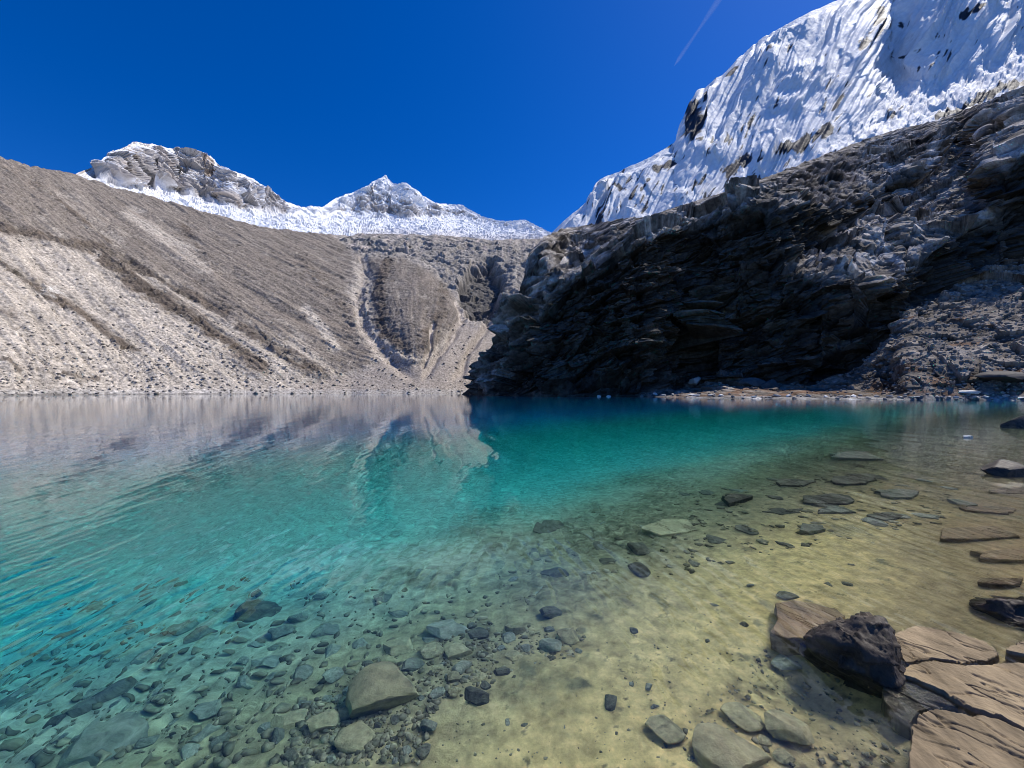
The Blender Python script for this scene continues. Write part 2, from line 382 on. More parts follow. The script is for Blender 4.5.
# bedding dips to the lower left
cb, sb = math.cos(math.radians(28)), math.sin(math.radians(28))
bx = P[..., 0] * cb + P[..., 2] * sb; bz = -P[..., 0] * sb + P[..., 2] * cb; by = P[..., 1]
rr = fbm(bx / 30, by / 24, bz / 15, 7, .56, seed=101, ridged=True)
rk = fbm(bx / 9, by / 12, bz / 3.6, 6, .6, seed=111)
sh = fbm(bx / 5.5, by / 12, bz / 2.4, 4, .6, seed=115, ridged=True)
big = fbm(bx / 60, by / 60, bz / 40, 3, .5, seed=121)
l3 = inpoly(PX, PY, LIT3, 6)
dist = P[..., 1] / 150
fa = facet3(bx / 34, by / 26, bz / 13, 116); fb = facet3(bx / 13, by / 17, bz / 5, 117); fc = facet3(bx / 5, by / 10, bz / 2.2, 118); fd = facet3(bx / 2.2, by / 6, bz / 1.1, 119)
d = (1 - l3) * (4 * big + 1.2 * rr + .6 * rk + .5 * sh + 9 * fa + 5 * fb + 2.3 * fc + 1.0 * fd) + l3 * (1.0 * rr + .6 * rk + .5 * sh + 1.1 * fb + 1.3 * fc + 2.5 * sstep(345, 300, PY) * fa + 2.5 * sstep(345, 300, PY) * rr)
d *= np.clip(np.sqrt(dist), .5, 1.4) * np.clip((396 - PY) / 10, .12, 1) * np.clip((PY - crest_r(PX)) / 14, .22, 1) * (1 - .55 * np.maximum(inpoly(PX, PY, LIT1, 8), .8 * inpoly(PX, PY, LIT2, 8)))
P = P + N * d[..., None]
P[..., :2] *= (1 + .03 * np.exp(-np.maximum(P[..., 2], 0) / 2) * fbm(PX / 18, 0 * PX, 0 * PX, 3, .5, seed=3))[..., None]
N2 = normals(P)
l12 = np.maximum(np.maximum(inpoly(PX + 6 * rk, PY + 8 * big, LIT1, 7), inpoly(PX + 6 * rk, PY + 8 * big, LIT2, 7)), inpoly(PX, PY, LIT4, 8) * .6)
C = np.array([.062, .057, .050]) * np.ones(PX.shape + (3,))            # steep wall, its shade put into the rock colour
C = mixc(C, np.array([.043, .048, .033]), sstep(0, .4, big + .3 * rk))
C = mixc(C, np.array([.25, .222, .19]), l12)                              # sunlit ledges, painted paler than the shaded wall
C = mixc(C, np.array([.42, .385, .35]), l12 * sstep(.0, .4, rk + .3 * sh + .3 * fc - .05) * .85)  # brighter spots paint sunlit highlights on the ledges
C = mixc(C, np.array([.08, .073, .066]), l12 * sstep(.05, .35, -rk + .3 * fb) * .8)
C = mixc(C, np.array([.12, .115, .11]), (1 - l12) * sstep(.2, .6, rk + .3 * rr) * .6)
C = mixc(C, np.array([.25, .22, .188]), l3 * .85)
rust = l3 * sstep(.05, .3, fbm(P[..., 0] / 6, P[..., 1] / 6, P[..., 2] / 3, 4, .6, seed=131) + .25 * sstep(360, 385, PY) - .1)
C = mixc(C, np.array([.15, .085, .05]), rust * .85)
C = mixc(C, np.array([.34, .33, .315]), sstep(395.5, 398, PY + 1.2 * rk) * sstep(640, 700, PX))
pat = np.exp(-(dline(PX + 3 * rk * 3, PY, [(872, 262), (880, 250), (900, 262)]) / 5) ** 2) + np.exp(-(dline(PX + 6 * rk, PY, [(931, 148), (927, 165), (918, 178)]) / 2.6) ** 2) + np.exp(-(dline(PX, PY, [(1000, 158), (1024, 150)]) / 4) ** 2)
C = mixc(C, np.array([.5, .49, .48]), sstep(.3, .8, pat + .5 * rk))
C *= np.clip(1 + .55 * rk + .6 * fc + .4 * fb + .5 * fd, .2, 2.2)[..., None]
C = np.clip(C, .015, .8)
collect(PX, PY, P, (PX > 630) & (PX < 1100) & (l3 > .5), 4200, .9, 5.0)
CRAG_CREST_Y = P[-1, :, 1].copy(); CRAG_P, CRAG_X, CRAG_Y = P, PX, PY; CRAG_PX = px.copy()
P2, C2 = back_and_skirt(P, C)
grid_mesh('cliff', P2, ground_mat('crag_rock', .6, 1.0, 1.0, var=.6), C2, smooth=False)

# ---- the snow face above the crag
crest_s = pl([(520, 262), (549, 236), (570, 219), (587, 205), (601, 182), (611, 177), (630, 169), (649, 161), (660, 155), (677, 142), (682, 123), (690, 103), (698, 92), (705, 90), (722, 78), (735, 65), (748, 52), (767, 38),
              (795, 24), (824, 9), (842, 1), (870, -14), (920, -40), (1024, -70), (1150, -60), (1400, 10)])
px = np.arange(520, 1400, .9)
cd = blur_cols(np.interp(px, CRAG_PX, CRAG_CREST_Y)[None, :], 30)[0]
base_r = crest_r(px) + 24
BENCH = [(820, 156), (850, 128), (872, 104), (870, 66), (886, 64), (925, 88), (960, 75), (1000, 55), (1024, 38), (1400, -60), (1400, 120), (1024, 130), (900, 160)]
def slope_s(x, y):
    w = 6 * noise3(x / 20, y / 20, 0, 5)
    s = 54.5 + 4 * noise3(x / 60, y / 60, 2, 9)
    return lerp(s, 40, inpoly(x + w, y + w, BENCH, 14))
PX, PY, P = terrain(px, crest_s(px), np.maximum(cd * 1.3, np.interp(px, [520, 700, 1000, 1400], [620, 570, 540, 540])), slope_s, 300, base_r, sm=(5, 8))
N = normals(P)
uu = PX + .5 * PY + 9 * fbm(PX / 60, PY / 60, 0, 3, .5, seed=7)           # across the flutings
fl = fbm(uu / 8, PY / 190, 0, 2, .5, seed=141, ridged=True)
fl2 = fbm(uu / 34, PY / 260, 2, 2, .5, seed=151, ridged=True)
rk = fbm(PX / 16, PY / 14, 0, 6, .6, seed=161)
rr = fbm((PX + PY) / 40, (PY - .6 * PX) / 26, 0, 6, .55, seed=171, ridged=True)
r4 = fbm((PX + .5 * PY) / 26, (PY - .4 * PX) / 16, 1, 5, .6, seed=177, ridged=True)
bench = inpoly(PX, PY, BENCH, 8)
sc_ = P[..., 1] / 500
amp = sstep(-.15, .4, fbm(PX / 70, PY / 50, 5, 3, .5, seed=191)); fl3 = fbm(uu / 75, PY / 300, 7, 2, .5, seed=193, ridged=True)
fs = facet3((PX + .5 * PY) / 30, (PY - .5 * PX) / 22, 0 * PX, 178); fx = facet3((PX + .5 * PY) / 8, PY / 26, 0 * PX, 179); fy = facet3((PX + .5 * PY) / 3.2, PY / 8, 0 * PX, 180)
d = sc_ * ((1 - bench) * ((4.5 + 8 * amp) * fl + 9 * fl2 + 6 * fl3 + 1.6 * rk + 1.5 * r4 * amp + 1.5 * fs + 1.3 * fx * amp + .5 * fy) + bench * (5 * rr + 4 * rk + 6 * fs + 3 * fx + 1.5 * fy))
d *= np.clip((PY - crest_s(PX)) / 14, .3, 1) * sstep(535, 575, PX)
P = P + N * d[..., None]
rockp = np.zeros_like(PX)
for c, wd, am in (([(688, 108), (692, 125), (694, 145)], 9, 1.0), ([(705, 98), (702, 130)], 4, .7), ([(655, 178), (672, 172)], 6, .7), ([(730, 178), (745, 165)], 9, .8), ([(782, 158), (800, 150), (822, 140)], 8, .9),
                  ([(868, 20), (862, 45), (848, 62)], 7, .7), ([(872, 5), (900, 12), (905, 3)], 6, .7), ([(958, 32), (972, 24)], 5, .9), ([(610, 195), (625, 200)], 6, .6), ([(640, 200), (650, 190)], 5, .6), ([(770, 120), (800, 95)], 5, .35),
                  ([(725, 85), (735, 75)], 4, .8), ([(935, 118), (970, 108), (1000, 92), (1024, 84)], 6, .8), ([(880, 128), (900, 112)], 4, .5), ([(888, 62), (920, 60)], 3, .6)):
    rockp = np.maximum(rockp, am * np.exp(-(dline(PX + 3 * rk, PY, c) / wd) ** 2))
spk = fbm(uu / 5, PY / 20, 3, 3, .6, seed=183) + .5 * fbm(PX / 45, PY / 45, 0, 2, .5, seed=184) + .22 * sstep(60, 190, PY) - .3 * bench
rm = np.maximum(sstep(.36, .42, rockp * .8 + .5 * rk - .2 * fl + .15 * fx + .06), sstep(.46, .51, spk))
C = mixc(np.array([.86, .87, .89]) * np.ones(PX.shape + (3,)), np.array([.030, .038, .055]), rm)
C *= (1 + .06 * rk)[..., None]
P2, C2 = back_and_skirt(P, np.clip(C, .03, .9), skirt=False, floor=60, drop=60)
grid_mesh('snow_face', P2, snow_mat, C2)
# ================================================================ lake: water and bed
CONT = [(-7.5, -3.0), (-2.2, .3), (-.85, 1.75), (-.15, 2.45), (.75, 3.3), (2.6, 4.8), (7.2, 8.4), (25, 22), (66, 46), (150, 60)]   # line along which the bed starts to drop

def shelf(x, y):
    """signed distance to that line, positive towards the deep"""
    x = np.asarray(x, float); y = np.asarray(y, float)
    d2 = np.full(x.shape, 1e9); sg = np.ones(x.shape)
    for a, b in zip(CONT[:-1], CONT[1:]):
        ex, ey = b[0] - a[0], b[1] - a[1]; L2 = ex * ex + ey * ey
        t = np.clip(((x - a[0]) * ex + (y - a[1]) * ey) / L2, 0, 1)
        dd = (x - a[0] - t * ex) ** 2 + (y - a[1] - t * ey) ** 2
        s = np.sign(ex * (y - a[1]) - ey * (x - a[0]))
        m = dd < d2
        d2 = np.where(m, dd, d2); sg = np.where(m, s, sg)
    return sg * np.sqrt(d2)

def bed_z(x, y):
    s = shelf(x, y)
    far = sstep(8, 30, np.hypot(x, y))
    sh = np.where(s > -3.2, np.clip(.30 + .08 * s, .04, .30), np.maximum(.04 + .1 * (s + 3.2), -.8))                      # shelf, rising to the shore
    sh = lerp(sh, np.clip(.55 + .03 * s, .06, .55), far)
    sh = sh + .16 * np.exp(-((x - 1.72) ** 2 + (y - 2.22) ** 2) / .09)
    e = np.maximum(s, 0)
    drop = .34 * np.minimum(e, 2.2) + .62 * np.maximum(e - 2.2, 0)
    dep = sh + 7 * (1 - np.exp(-drop / 7))
    return -dep

def bed_hit(px_, py_, lift=0.):
    """where a line of sight through pixel (px_,py_) meets the lake bed after bending at the water surface"""
    v = Vector(((px_ - CX) / F, 1, (HZ - py_) / F)).normalized()
    t = EYE / -v.z
    s = Vector((v.x * t, v.y * t, 0))
    h = Vector((v.x, v.y, 0)); c = h.length / 1.33
    w = Vector((v.x / h.length * c, v.y / h.length * c, -math.sqrt(1 - c * c)))
    if float(bed_z(s.x, s.y)) + lift > 0:                       # dry: march back along the unbent ray
        return s
    q = s.copy()
    for _ in range(14):
        q = q + w * max(.004, .62 * (q.z - float(bed_z(q.x, q.y)) - lift))
    return q

# --- water surface
rows = np.concatenate([np.arange(391.75, 397, .35), np.arange(397, 905, 1.0)])
dd = F * EYE / (rows - HZ); dd = np.concatenate([dd, np.linspace(dd[-1], -9, 90)[1:]])
px = np.concatenate([[-4200, -2600, -1700, -1100, -700, -450, -330], np.arange(-260, 1290, 1.3), [1360, 1500, 1750, 2200, 3000, 4200, 5200]])
wide = .5 * (dd + .25 + np.sqrt((dd + .25) ** 2 + 1.2))                 # the sheet runs on beside and behind the camera
X = ((px - CX) / F)[None, :] * wide[:, None]; Y = np.repeat(dd[:, None], len(px), 1)
stepx = (1.3 / F) * Y; stepy = Y * Y / (F * EYE)
Zw = np.zeros_like(X)
patch = .55 + .6 * sstep(-.35, .45, fbm(X / 3.2, Y / 4.5, 0, 3, .5, seed=201))
wr = np.random.default_rng(12)
for k in range(34):
    lam = .085 * 1.105 ** k
    a = wr.normal(.08, .26); ph = wr.uniform(0, 6.28); slp = .022 if lam < .2 else .0125 if lam < .45 else .0045
    kx, ky = 2 * math.pi / lam * math.cos(a), 2 * math.pi / lam * math.sin(a)
    fade = np.clip(1.9 - np.maximum(abs(kx) * stepx, abs(ky) * stepy), 0, 1)
    Zw += fade * slp * lam / (2 * math.pi) * np.sin(kx * X + ky * Y + ph + .9 * np.sin(.6 * X + .35 * Y + k))
Zw *= patch * ((px > -261) & (px < 1290))[None, :] * sstep(.3, 1.2, Y)
wm = bpy.data.materials.new('lake_water'); n, l = nodes(wm)
n.remove(n['Principled BSDF']); out = n['Material Output']
g = n.new('ShaderNodeBsdfGlass'); g.inputs['IOR'].default_value = 1.35; g.inputs['Roughness'].default_value = 0
tc = n.new('ShaderNodeTexCoord'); mp = n.new('ShaderNodeMapping'); mp.inputs['Scale'].default_value = (3.2, 1.6, 1)
nz = n.new('ShaderNodeTexNoise'); nz.inputs['Scale'].default_value = 1.4; nz.inputs['Detail'].default_value = 4
bp = n.new('ShaderNodeBump'); bp.inputs['Strength'].default_value = .35; bp.inputs['Distance'].default_value = .012
ge = n.new('ShaderNodeNewGeometry'); vl = n.new('ShaderNodeVectorMath'); vl.operation = 'LENGTH'; fr = n.new('ShaderNodeMapRange')      # fine wind ripple only on the open lake
fr.inputs['From Min'].default_value = 6; fr.inputs['From Max'].default_value = 30; fr.inputs['To Max'].default_value = .4
l.new(ge.outputs['Position'], vl.inputs[0]); l.new(vl.outputs['Value'], fr.inputs['Value']); l.new(fr.outputs[0], bp.inputs['Strength'])
l.new(tc.outputs['Object'], mp.inputs['Vector']); l.new(mp.outputs[0], nz.inputs['Vector']); l.new(nz.outputs[0], bp.inputs['Height']); l.new(bp.outputs[0], g.inputs['Normal'])
va = n.new('ShaderNodeVolumeAbsorption'); va.inputs['Color'].default_value = (0, .866, .873, 1); va.inputs['Density'].default_value = .45
l.new(g.outputs[0], out.inputs['Surface']); l.new(va.outputs[0], out.inputs['Volume'])
grid_mesh('water', np.stack([X, Y, Zw], -1)[::-1], wm)

# --- lake bed
rows = np.concatenate([np.arange(392.3, 400, .5), np.arange(400, 905, 1.1)])
dd = F * EYE / (rows - HZ); dd = np.concatenate([dd, np.linspace(dd[-1], -9, 90)[1:]])
px = np.concatenate([[-4200, -2600, -1700, -1100, -700, -480], np.arange(-400, 1430, 1.5), [1500, 1650, 1900, 2300, 3000, 4200, 5200]])
wide = .5 * (dd + .4 + np.sqrt((dd + .4) ** 2 + 1.2))
X = ((px - CX) / F)[None, :] * wide[:, None]; Y = np.repeat(dd[:, None], len(px), 1)
Z = bed_z(X, Y); S = shelf(X, Y)
near = np.clip(9 / (np.abs(Y) + 1), 0, 1)
n1 = fbm(X / .9, Y / .9, 0, 5, .55, seed=211); n2 = fbm(X / .16, Y / .16, 2, 4, .6, seed=221); n3 = fbm(X / 4, Y / 4, 0, 4, .5, seed=231)
rub = sstep(-.1, .35, n3 + .5 * n1) * sstep(-.4, .8, S)        # where rubble covers the sand
cb1, ci1 = cobble2(X / .17 + .4 * n1, Y / .17, 5); cb2, ci2 = cobble2(X / .07 + .3 * n1, Y / .07, 6)
cob = rub * np.clip(7 / (np.abs(Y) + 1), 0, 1) * sstep(5, 2.5, S)
Z = Z + cob * (.055 * cb1 * (.3 + ci1) + .018 * cb2) + near * (.05 * n1 + .012 * n2) * (1 + 1.0 * rub) + .10 * n3 * sstep(.5, 3, S)
sand = np.array([.63, .47, .22]); tinted_silt = mixc(np.array([.36, .56, .50]) * np.ones(X.shape + (3,)), np.array([.15, .36, .95]), sstep(11, 24, S)); olive = np.array([.19, .175, .10]); tan = np.array([.30, .225, .135])  # silt tinted teal to blue, painting the deep water's colour into the bed
C = sand * np.ones(X.shape + (3,))
C = mixc(C, np.array([.31, .285, .175]), sstep(-.9, .3, S) * .85)
C = mixc(C, np.array([.46, .45, .34]), sstep(.7, 1.8, S) * .8)
C = mixc(C, np.array([.19, .16, .095]), sstep(3.6, 8, Y) * sstep(2, .5, S) * .85)
C = mixc(C, tan, sstep(-1.0, -2.0, S + .5 * n1) * .75)
C = mixc(C, olive, sstep(.12, .5, n1 + .45 * n2) * .75)
C = mixc(C, np.array([.13, .12, .075]), sstep(.22, .45, n2 + .3 * n1) * .7)
C = mixc(C, olive * 1.1, rub * sstep(-.3, .3, n2 + .5 * n1) * .8 * sstep(4.5, 2, S))
C = C + (tinted_silt - C) * sstep(1.6, 4.2, S + .6 * n1)[..., None]
C = mixc(C, mixc(np.array([.16, .15, .105]) * np.ones(X.shape + (3,)), np.array([.46, .41, .27]), np.where(ci2 > .5, ci1, ci2)), cob * sstep(.1, .6, cb1) * .75)
C = mixc(C, np.array([.09, .085, .06]), cob * sstep(.35, .0, np.minimum(cb1, .35 + cb2)) * .8)
n4 = fbm(X / .05, Y / .05, 4, 3, .6, seed=241); C = mixc(C, np.array([.12, .105, .065]), sstep(.28, .5, n4 + .25 * n2) * sstep(5, 3, Y) * sstep(1, -.5, S) * .8)
C *= (1 + .3 * n2 + .2 * n1 + .25 * n4)[..., None]
bed_m = ground_mat('lake_bed_silt', 9, .6, .03, var=.45, detail=8)
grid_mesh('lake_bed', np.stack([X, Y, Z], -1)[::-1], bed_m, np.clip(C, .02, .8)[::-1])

# ================================================================ rocks
def stone_mat(name, c0, c1, scale=5, bump=.5, dist=.02, rough=.85, spec=.25, streak=None):
    m = bpy.data.materials.new(name); n, l = nodes(m)
    p = n['Principled BSDF']; p.inputs['Roughness'].default_value = rough; p.inputs['Specular IOR Level'].default_value = spec
    tc = n.new('ShaderNodeTexCoord'); mp = n.new('ShaderNodeMapping')
    if streak:
        mp.inputs['Rotation'].default_value = (0, 0, streak[0]); mp.inputs['Scale'].default_value = (1, streak[1], 1)
    oi = n.new('ShaderNodeObjectInfo')
    ad = n.new('ShaderNodeVectorMath'); ad.operation = 'ADD'
    l.new(tc.outputs['Object'], ad.inputs[0])
    ml = n.new('ShaderNodeMath'); ml.operation = 'MULTIPLY'; ml.inputs[1].default_value = 40; l.new(oi.outputs['Random'], ml.inputs[0]); l.new(ml.outputs[0], ad.inputs[1])
    l.new(ad.outputs[0], mp.inputs['Vector'])
    t = n.new('ShaderNodeTexNoise'); t.inputs['Scale'].default_value = scale; t.inputs['Detail'].default_value = 9; t.inputs['Roughness'].default_value = .66
    l.new(mp.outputs[0], t.inputs['Vector'])
    r = n.new('ShaderNodeValToRGB'); r.color_ramp.elements[0].position = .33; r.color_ramp.elements[1].position = .68
    r.color_ramp.elements[0].color = (*c0, 1); r.color_ramp.elements[1].color = (*c1, 1)
    l.new(t.outputs[0], r.inputs[0])
    br = n.new('ShaderNodeHueSaturation'); mr = n.new('ShaderNodeMapRange'); mr.inputs['To Min'].default_value = .75; mr.inputs['To Max'].default_value = 1.3
    l.new(oi.outputs['Random'], mr.inputs['Value']); l.new(mr.outputs[0], br.inputs['Value']); l.new(r.outputs[0], br.inputs['Color'])
    l.new(br.outputs[0], p.inputs['Base Color'])
    b = n.new('ShaderNodeBump'); b.inputs['Strength'].default_value = bump; b.inputs['Distance'].default_value = dist
    l.new(t.outputs[0], b.inputs['Height']); l.new(b.outputs[0], p.inputs['Normal'])
    return m

M_DARK = stone_mat('dark_stone', (.07, .066, .05), (.19, .18, .135))
M_GREY = stone_mat('grey_stone', (.15, .155, .12), (.34, .34, .27))
M_PALE = stone_mat('khaki_stone', (.24, .21, .125), (.50, .43, .26))
M_TAN = stone_mat('tan_bedrock', (.088, .066, .038), (.41, .315, .19), 7, 1.0, .012, streak=(math.radians(-38), .35))
M_BLACK = stone_mat('wet_black_rock', (.022, .017, .012), (.10, .082, .064), 9, .9, .012, rough=.6, spec=.25, streak=(.5, .4))
M_SHORE = stone_mat('shore_stone', (.24, .225, .20), (.5, .48, .45), 2)
M_WHITE = stone_mat('white_stone', (.5, .49, .47), (.72, .71, .69), 3)
M_SHORE_DARK = stone_mat('dark_shore_rock', (.05, .047, .045), (.16, .15, .14), 1.5, .8, .1)  # darker tone than the other shore stone

def rock_shape(seed, squash=(1, .8, .6), cuts=10, sub=3, rough=.06, cutlo=.62):
    """a faceted, worn stone about one unit across, resting near z=0"""
    r = np.random.default_rng(seed); bm = bmesh.new()
    bmesh.ops.create_icosphere(bm, subdivisions=sub, radius=1)
    V = np.array([v.co for v in bm.verts])
    for _ in range(cuts):
        nn = r.normal(size=3); nn /= np.linalg.norm(nn); h = r.uniform(cutlo, .92)
        e = np.maximum(V @ nn - h, 0); V = V - e[:, None] * nn * .93
    s = seed * 3.7
    V = V * (1 + rough * fbm(V[:, 0] * 1.6 + s, V[:, 1] * 1.6, V[:, 2] * 1.6, 5, .55, seed=seed))[:, None]
    V = V * np.array(squash)
    V[:, 0] -= (V[:, 0].max() + V[:, 0].min()) / 2; V[:, 1] -= (V[:, 1].max() + V[:, 1].min()) / 2
    V /= np.ptp(V[:, 0])
    for v, c in zip(bm.verts, V):
        v.co = c
    me = bpy.data.meshes.new('stone'); bm.to_mesh(me); bm.free()
    me.polygons.foreach_set('use_smooth', np.ones(len(me.polygons), bool)); me.set_sharp_from_angle(angle=math.radians(24))
    return me

def slab_mesh(poly, ztop, thick, seed, rim=.03, tilt=(0, 0), rough=.02, pr=None):
    """a broken plate of rock whose outline is seen through the given pixels at height ztop; returns mesh and centre"""
    W_ = np.array([[(x - CX) / F * F * (EYE - ztop) / (y - HZ), F * (EYE - ztop) / (y - HZ)] for x, y in poly])
    c = W_.mean(0); Q = W_ - c
    th = np.linspace(0, 2 * np.pi, 320, endpoint=False); R = np.zeros_like(th)
    for i, t in enumerate(th):
        dx, dy = math.cos(t), math.sin(t); best = .02
        for a, b in zip(Q, np.roll(Q, -1, 0)):
            e = b - a; den = dx * e[1] - dy * e[0]
            if abs(den) < 1e-9: continue
            s = (a[0] * e[1] - a[1] * e[0]) / den; u = (a[0] * dy - a[1] * dx) / den
            if s > 0 and -1e-6 <= u <= 1 + 1e-6: best = max(best, s)
        R[i] = best
    R = R * (1 + .10 * fbm(np.cos(th) * 4, np.sin(th) * 4, 0 * th + seed, 6, .66, seed=seed))
    prof = [(k / 80 * .985, 0.) for k in range(1, 81)] + [(.995, -.18), (1.0, -.4), (1.0, -.7), (1.02, -1.), (1.06, -1.6)]
    V = [(0, 0, 0)]
    for a, h in prof:
        for t, rr_ in zip(th, R):
            V.append((a * rr_ * math.cos(t), a * rr_ * math.sin(t), h * thick))
    V = np.array(V); x, y = V[:, 0] + c[0], V[:, 1] + c[1]
    ca, sa = math.cos(.66), math.sin(.66)
    f1 = fbm((x * ca + y * sa) / .07, (-x * sa + y * ca) / .5, 0 * x + seed, 5, .6, seed=seed + 1, ridged=True)
    f2 = fbm(x / .35, y / .35, 0 * x, 5, .55, seed=seed + 2)
    f3 = fbm(x / .05, y / .05, 0 * x, 4, .65, seed=seed + 4)
    stepn = np.floor((f2 * 2.2 + .5 * f1 + .2 * f3) * 2) / 2            # flakes
    crk = np.exp(-(fbm((x * ca + y * sa) / .22, (-x * sa + y * ca) / .6, 0 * x + 3, 4, .55, seed=seed + 6) / .022) ** 2)
    blk = facet3((x * ca + y * sa) / .16, (-x * sa + y * ca) / .26, 0 * x + seed, seed + 8)
    V[:, 2] += (rough * (.10 * f1 + .9 * f2 + .5 * f3 - 1.0 * crk + .3 * blk)) + tilt[0] * V[:, 0] + tilt[1] * V[:, 1]
    nt_ = len(th); Fc = [(0, 1 + j, 1 + (j + 1) % nt_) for j in range(nt_)]
    for k in range(len(prof) - 1):
        for j in range(nt_):
            a0 = 1 + k * nt_; a1 = a0 + nt_; j2 = (j + 1) % nt_
            Fc.append((a0 + j, a1 + j, a1 + j2, a0 + j2))
    me = bpy.data.meshes.new('flat_rock'); me.from_pydata(V.tolist(), [], Fc); me.update()
    me.polygons.foreach_set('use_smooth', np.ones(len(me.polygons), bool))
    return me, (c[0], c[1], ztop)

# bedrock and boulders
def hull_rock(pts, seed, name, mat, rough=.03, sub=4):
    """an angular boulder spanned by the given corner points (world), worn and roughened; origin at its base"""
    P_ = np.array(pts, float); c = P_.mean(0); c[2] = P_[:, 2].min()
    bm = bmesh.new()
    for p_ in P_: bm.verts.new(p_ - c)
    bmesh.ops.convex_hull(bm, input=bm.verts)
    bmesh.ops.delete(bm, geom=[v for v in bm.verts if not v.link_faces], context='VERTS')
    bmesh.ops.triangulate(bm, faces=bm.faces)
    bmesh.ops.bevel(bm, geom=list(bm.edges), offset=.014, segments=2, affect='EDGES', profile=.6)
    bmesh.ops.triangulate(bm, faces=bm.faces)
    for _ in range(9):
        es = [e for e in bm.edges if e.calc_length() > .014]
        if not es or len(bm.verts) > 90000: break
        bmesh.ops.subdivide_edges(bm, edges=es, cuts=1); bmesh.ops.triangulate(bm, faces=bm.faces)
    bm.normal_update()
    V = np.array([v.co for v in bm.verts]); N_ = np.array([v.normal for v in bm.verts])
    f = fbm(V[:, 0] / .16, V[:, 1] / .16, V[:, 2] / .10 + seed, 6, .58, seed=seed)
    g_ = fbm((V[:, 0] - .5 * V[:, 2]) / .05, V[:, 1] / .2, (V[:, 2] + .5 * V[:, 0]) / .2, 4, .6, seed=seed + 3, ridged=True)
    fk = facet3(V[:, 0] / .11, V[:, 1] / .11, V[:, 2] / .08 + seed, seed) * .030 + facet3(V[:, 0] / .04, V[:, 1] / .04, V[:, 2] / .03 + seed, seed + 1) * .004
    V = V + N_ * (rough * f + .4 * rough * g_ + fk)[:, None]
    for v, q in zip(bm.verts, V): v.co = q
    me = bpy.data.meshes.new(name); bm.to_mesh(me); bm.free()
    me.polygons.foreach_set('use_smooth', np.ones(len(me.polygons), bool)); me.materials.append(mat)
    o = bpy.data.objects.new(name, me); o.location = c; COL.objects.link(o)
    return o

def tag(o, label, cat, group=None):
    o['label'] = label; o['category'] = cat
    if group: o['group'] = group
    return o

def at(px_, py_, z=0.):
    d_ = F * (EYE - z) / (py_ - HZ)
    return ((px_ - CX) / F * d_, d_, z)

# --- rocks that break the surface close by
def pt(px_, py_, d_):       # a corner seen at this pixel, d_ metres ahead
    return ((px_ - CX) / F * d_, d_, EYE + (HZ - py_) / F * d_)
boulder = hull_rock([pt(808, 630, 2.47), pt(834, 622, 2.34), pt(875, 613, 2.245), pt(886, 618, 2.23), pt(895, 641, 2.2), pt(808, 637, 2.40), pt(830, 641, 2.27), pt(862, 649, 2.14), pt(892, 656, 2.09),
                     pt(893, 668, 2.16), pt(886, 679, 2.14), pt(868, 675, 2.2), pt(848, 662, 2.32), pt(824, 647, 2.42), pt(882, 616, 2.36), pt(846, 621, 2.46),
                     (1.95, 2.5, -.3), (2.35, 2.55, -.3), (2.0, 2.25, -.3), (2.1, 2.08, -.3), (2.4, 2.3, -.3), (1.85, 2.5, -.25)], 3, 'boulder', M_BLACK, .02)
tag(boulder, 'black wet angular boulder rising out of the water beside the tan slabs', 'rock')
wedge = hull_rock([pt(972, 606, 2.9), pt(996, 599, 2.8), pt(1030, 601, 2.74), pt(1090, 606, 2.7), pt(1090, 660, 2.6), pt(1024, 641, 2.64), pt(1000, 628, 2.74), pt(984, 616, 2.86),
                   (4.4, 3.2, -.25), (3.8, 3.2, -.25), (3.9, 2.5, -.25), (4.3, 2.4, -.25), (3.55, 2.95, -.2)], 8, 'boulder', M_BLACK, .02)
tag(wedge, 'black wedge of rock cut by the right edge of the view above the slabs', 'rock')
SLABS = [('flat_rock', [(912, 726), (919, 714), (935, 709), (976, 714), (1006, 722), (1040, 738), (1110, 760), (1110, 860), (1010, 880), (925, 850), (906, 790)], .05, .3, 31, M_TAN, .012,
          'large dry tan slab with slanting streaks in the bottom right corner of the view'),
         ('flat_rock', [(893, 634), (914, 625), (942, 628), (985, 640), (1000, 652), (988, 660), (960, 662), (930, 658), (905, 662), (897, 652)], .010, .2, 41, M_TAN, .012,
          'cracked tan slab directly right of the black wet boulder'),
         ('flat_rock', [(896, 672), (910, 664), (934, 661), (964, 665), (994, 664), (1030, 660), (1110, 690), (1110, 748), (1030, 732), (1000, 716), (972, 708), (942, 690), (915, 677)], .025, .25, 51, M_TAN, .012,
          'long tan slab between the cracked slab and the corner slab'),
         ('flat_rock', [(1004, 650), (1022, 640), (1100, 650), (1110, 684), (1034, 656)], .02, .2, 56, M_TAN, .012,
          'narrow tan slab under the black wedge of rock'),
         ('flat_rock', [(775, 603), (796, 601), (834, 609), (846, 617), (830, 628), (812, 632), (803, 640), (782, 637), (770, 633), (778, 619)], -.012, .22, 61, M_TAN, .012,
          'pale tan slab just under water behind the left end of the black boulder'),
         ('flat_rock', [(888, 683), (912, 678), (941, 692), (972, 709), (934, 709), (918, 714), (910, 727), (896, 718), (884, 704), (882, 692)], -.02, .2, 71, M_DARK, .03,
          'dark broken slab in the gap between the black boulder and the corner slab')]
for nm, poly, zt, th_, sd_, m_, rg, lab in SLABS:
    me, c = slab_mesh(poly, zt, th_, sd_, rough=rg); me.materials.append(m_)
    o = bpy.data.objects.new(nm, me); o.location = c; COL.objects.link(o); tag(o, lab, 'rock slab')
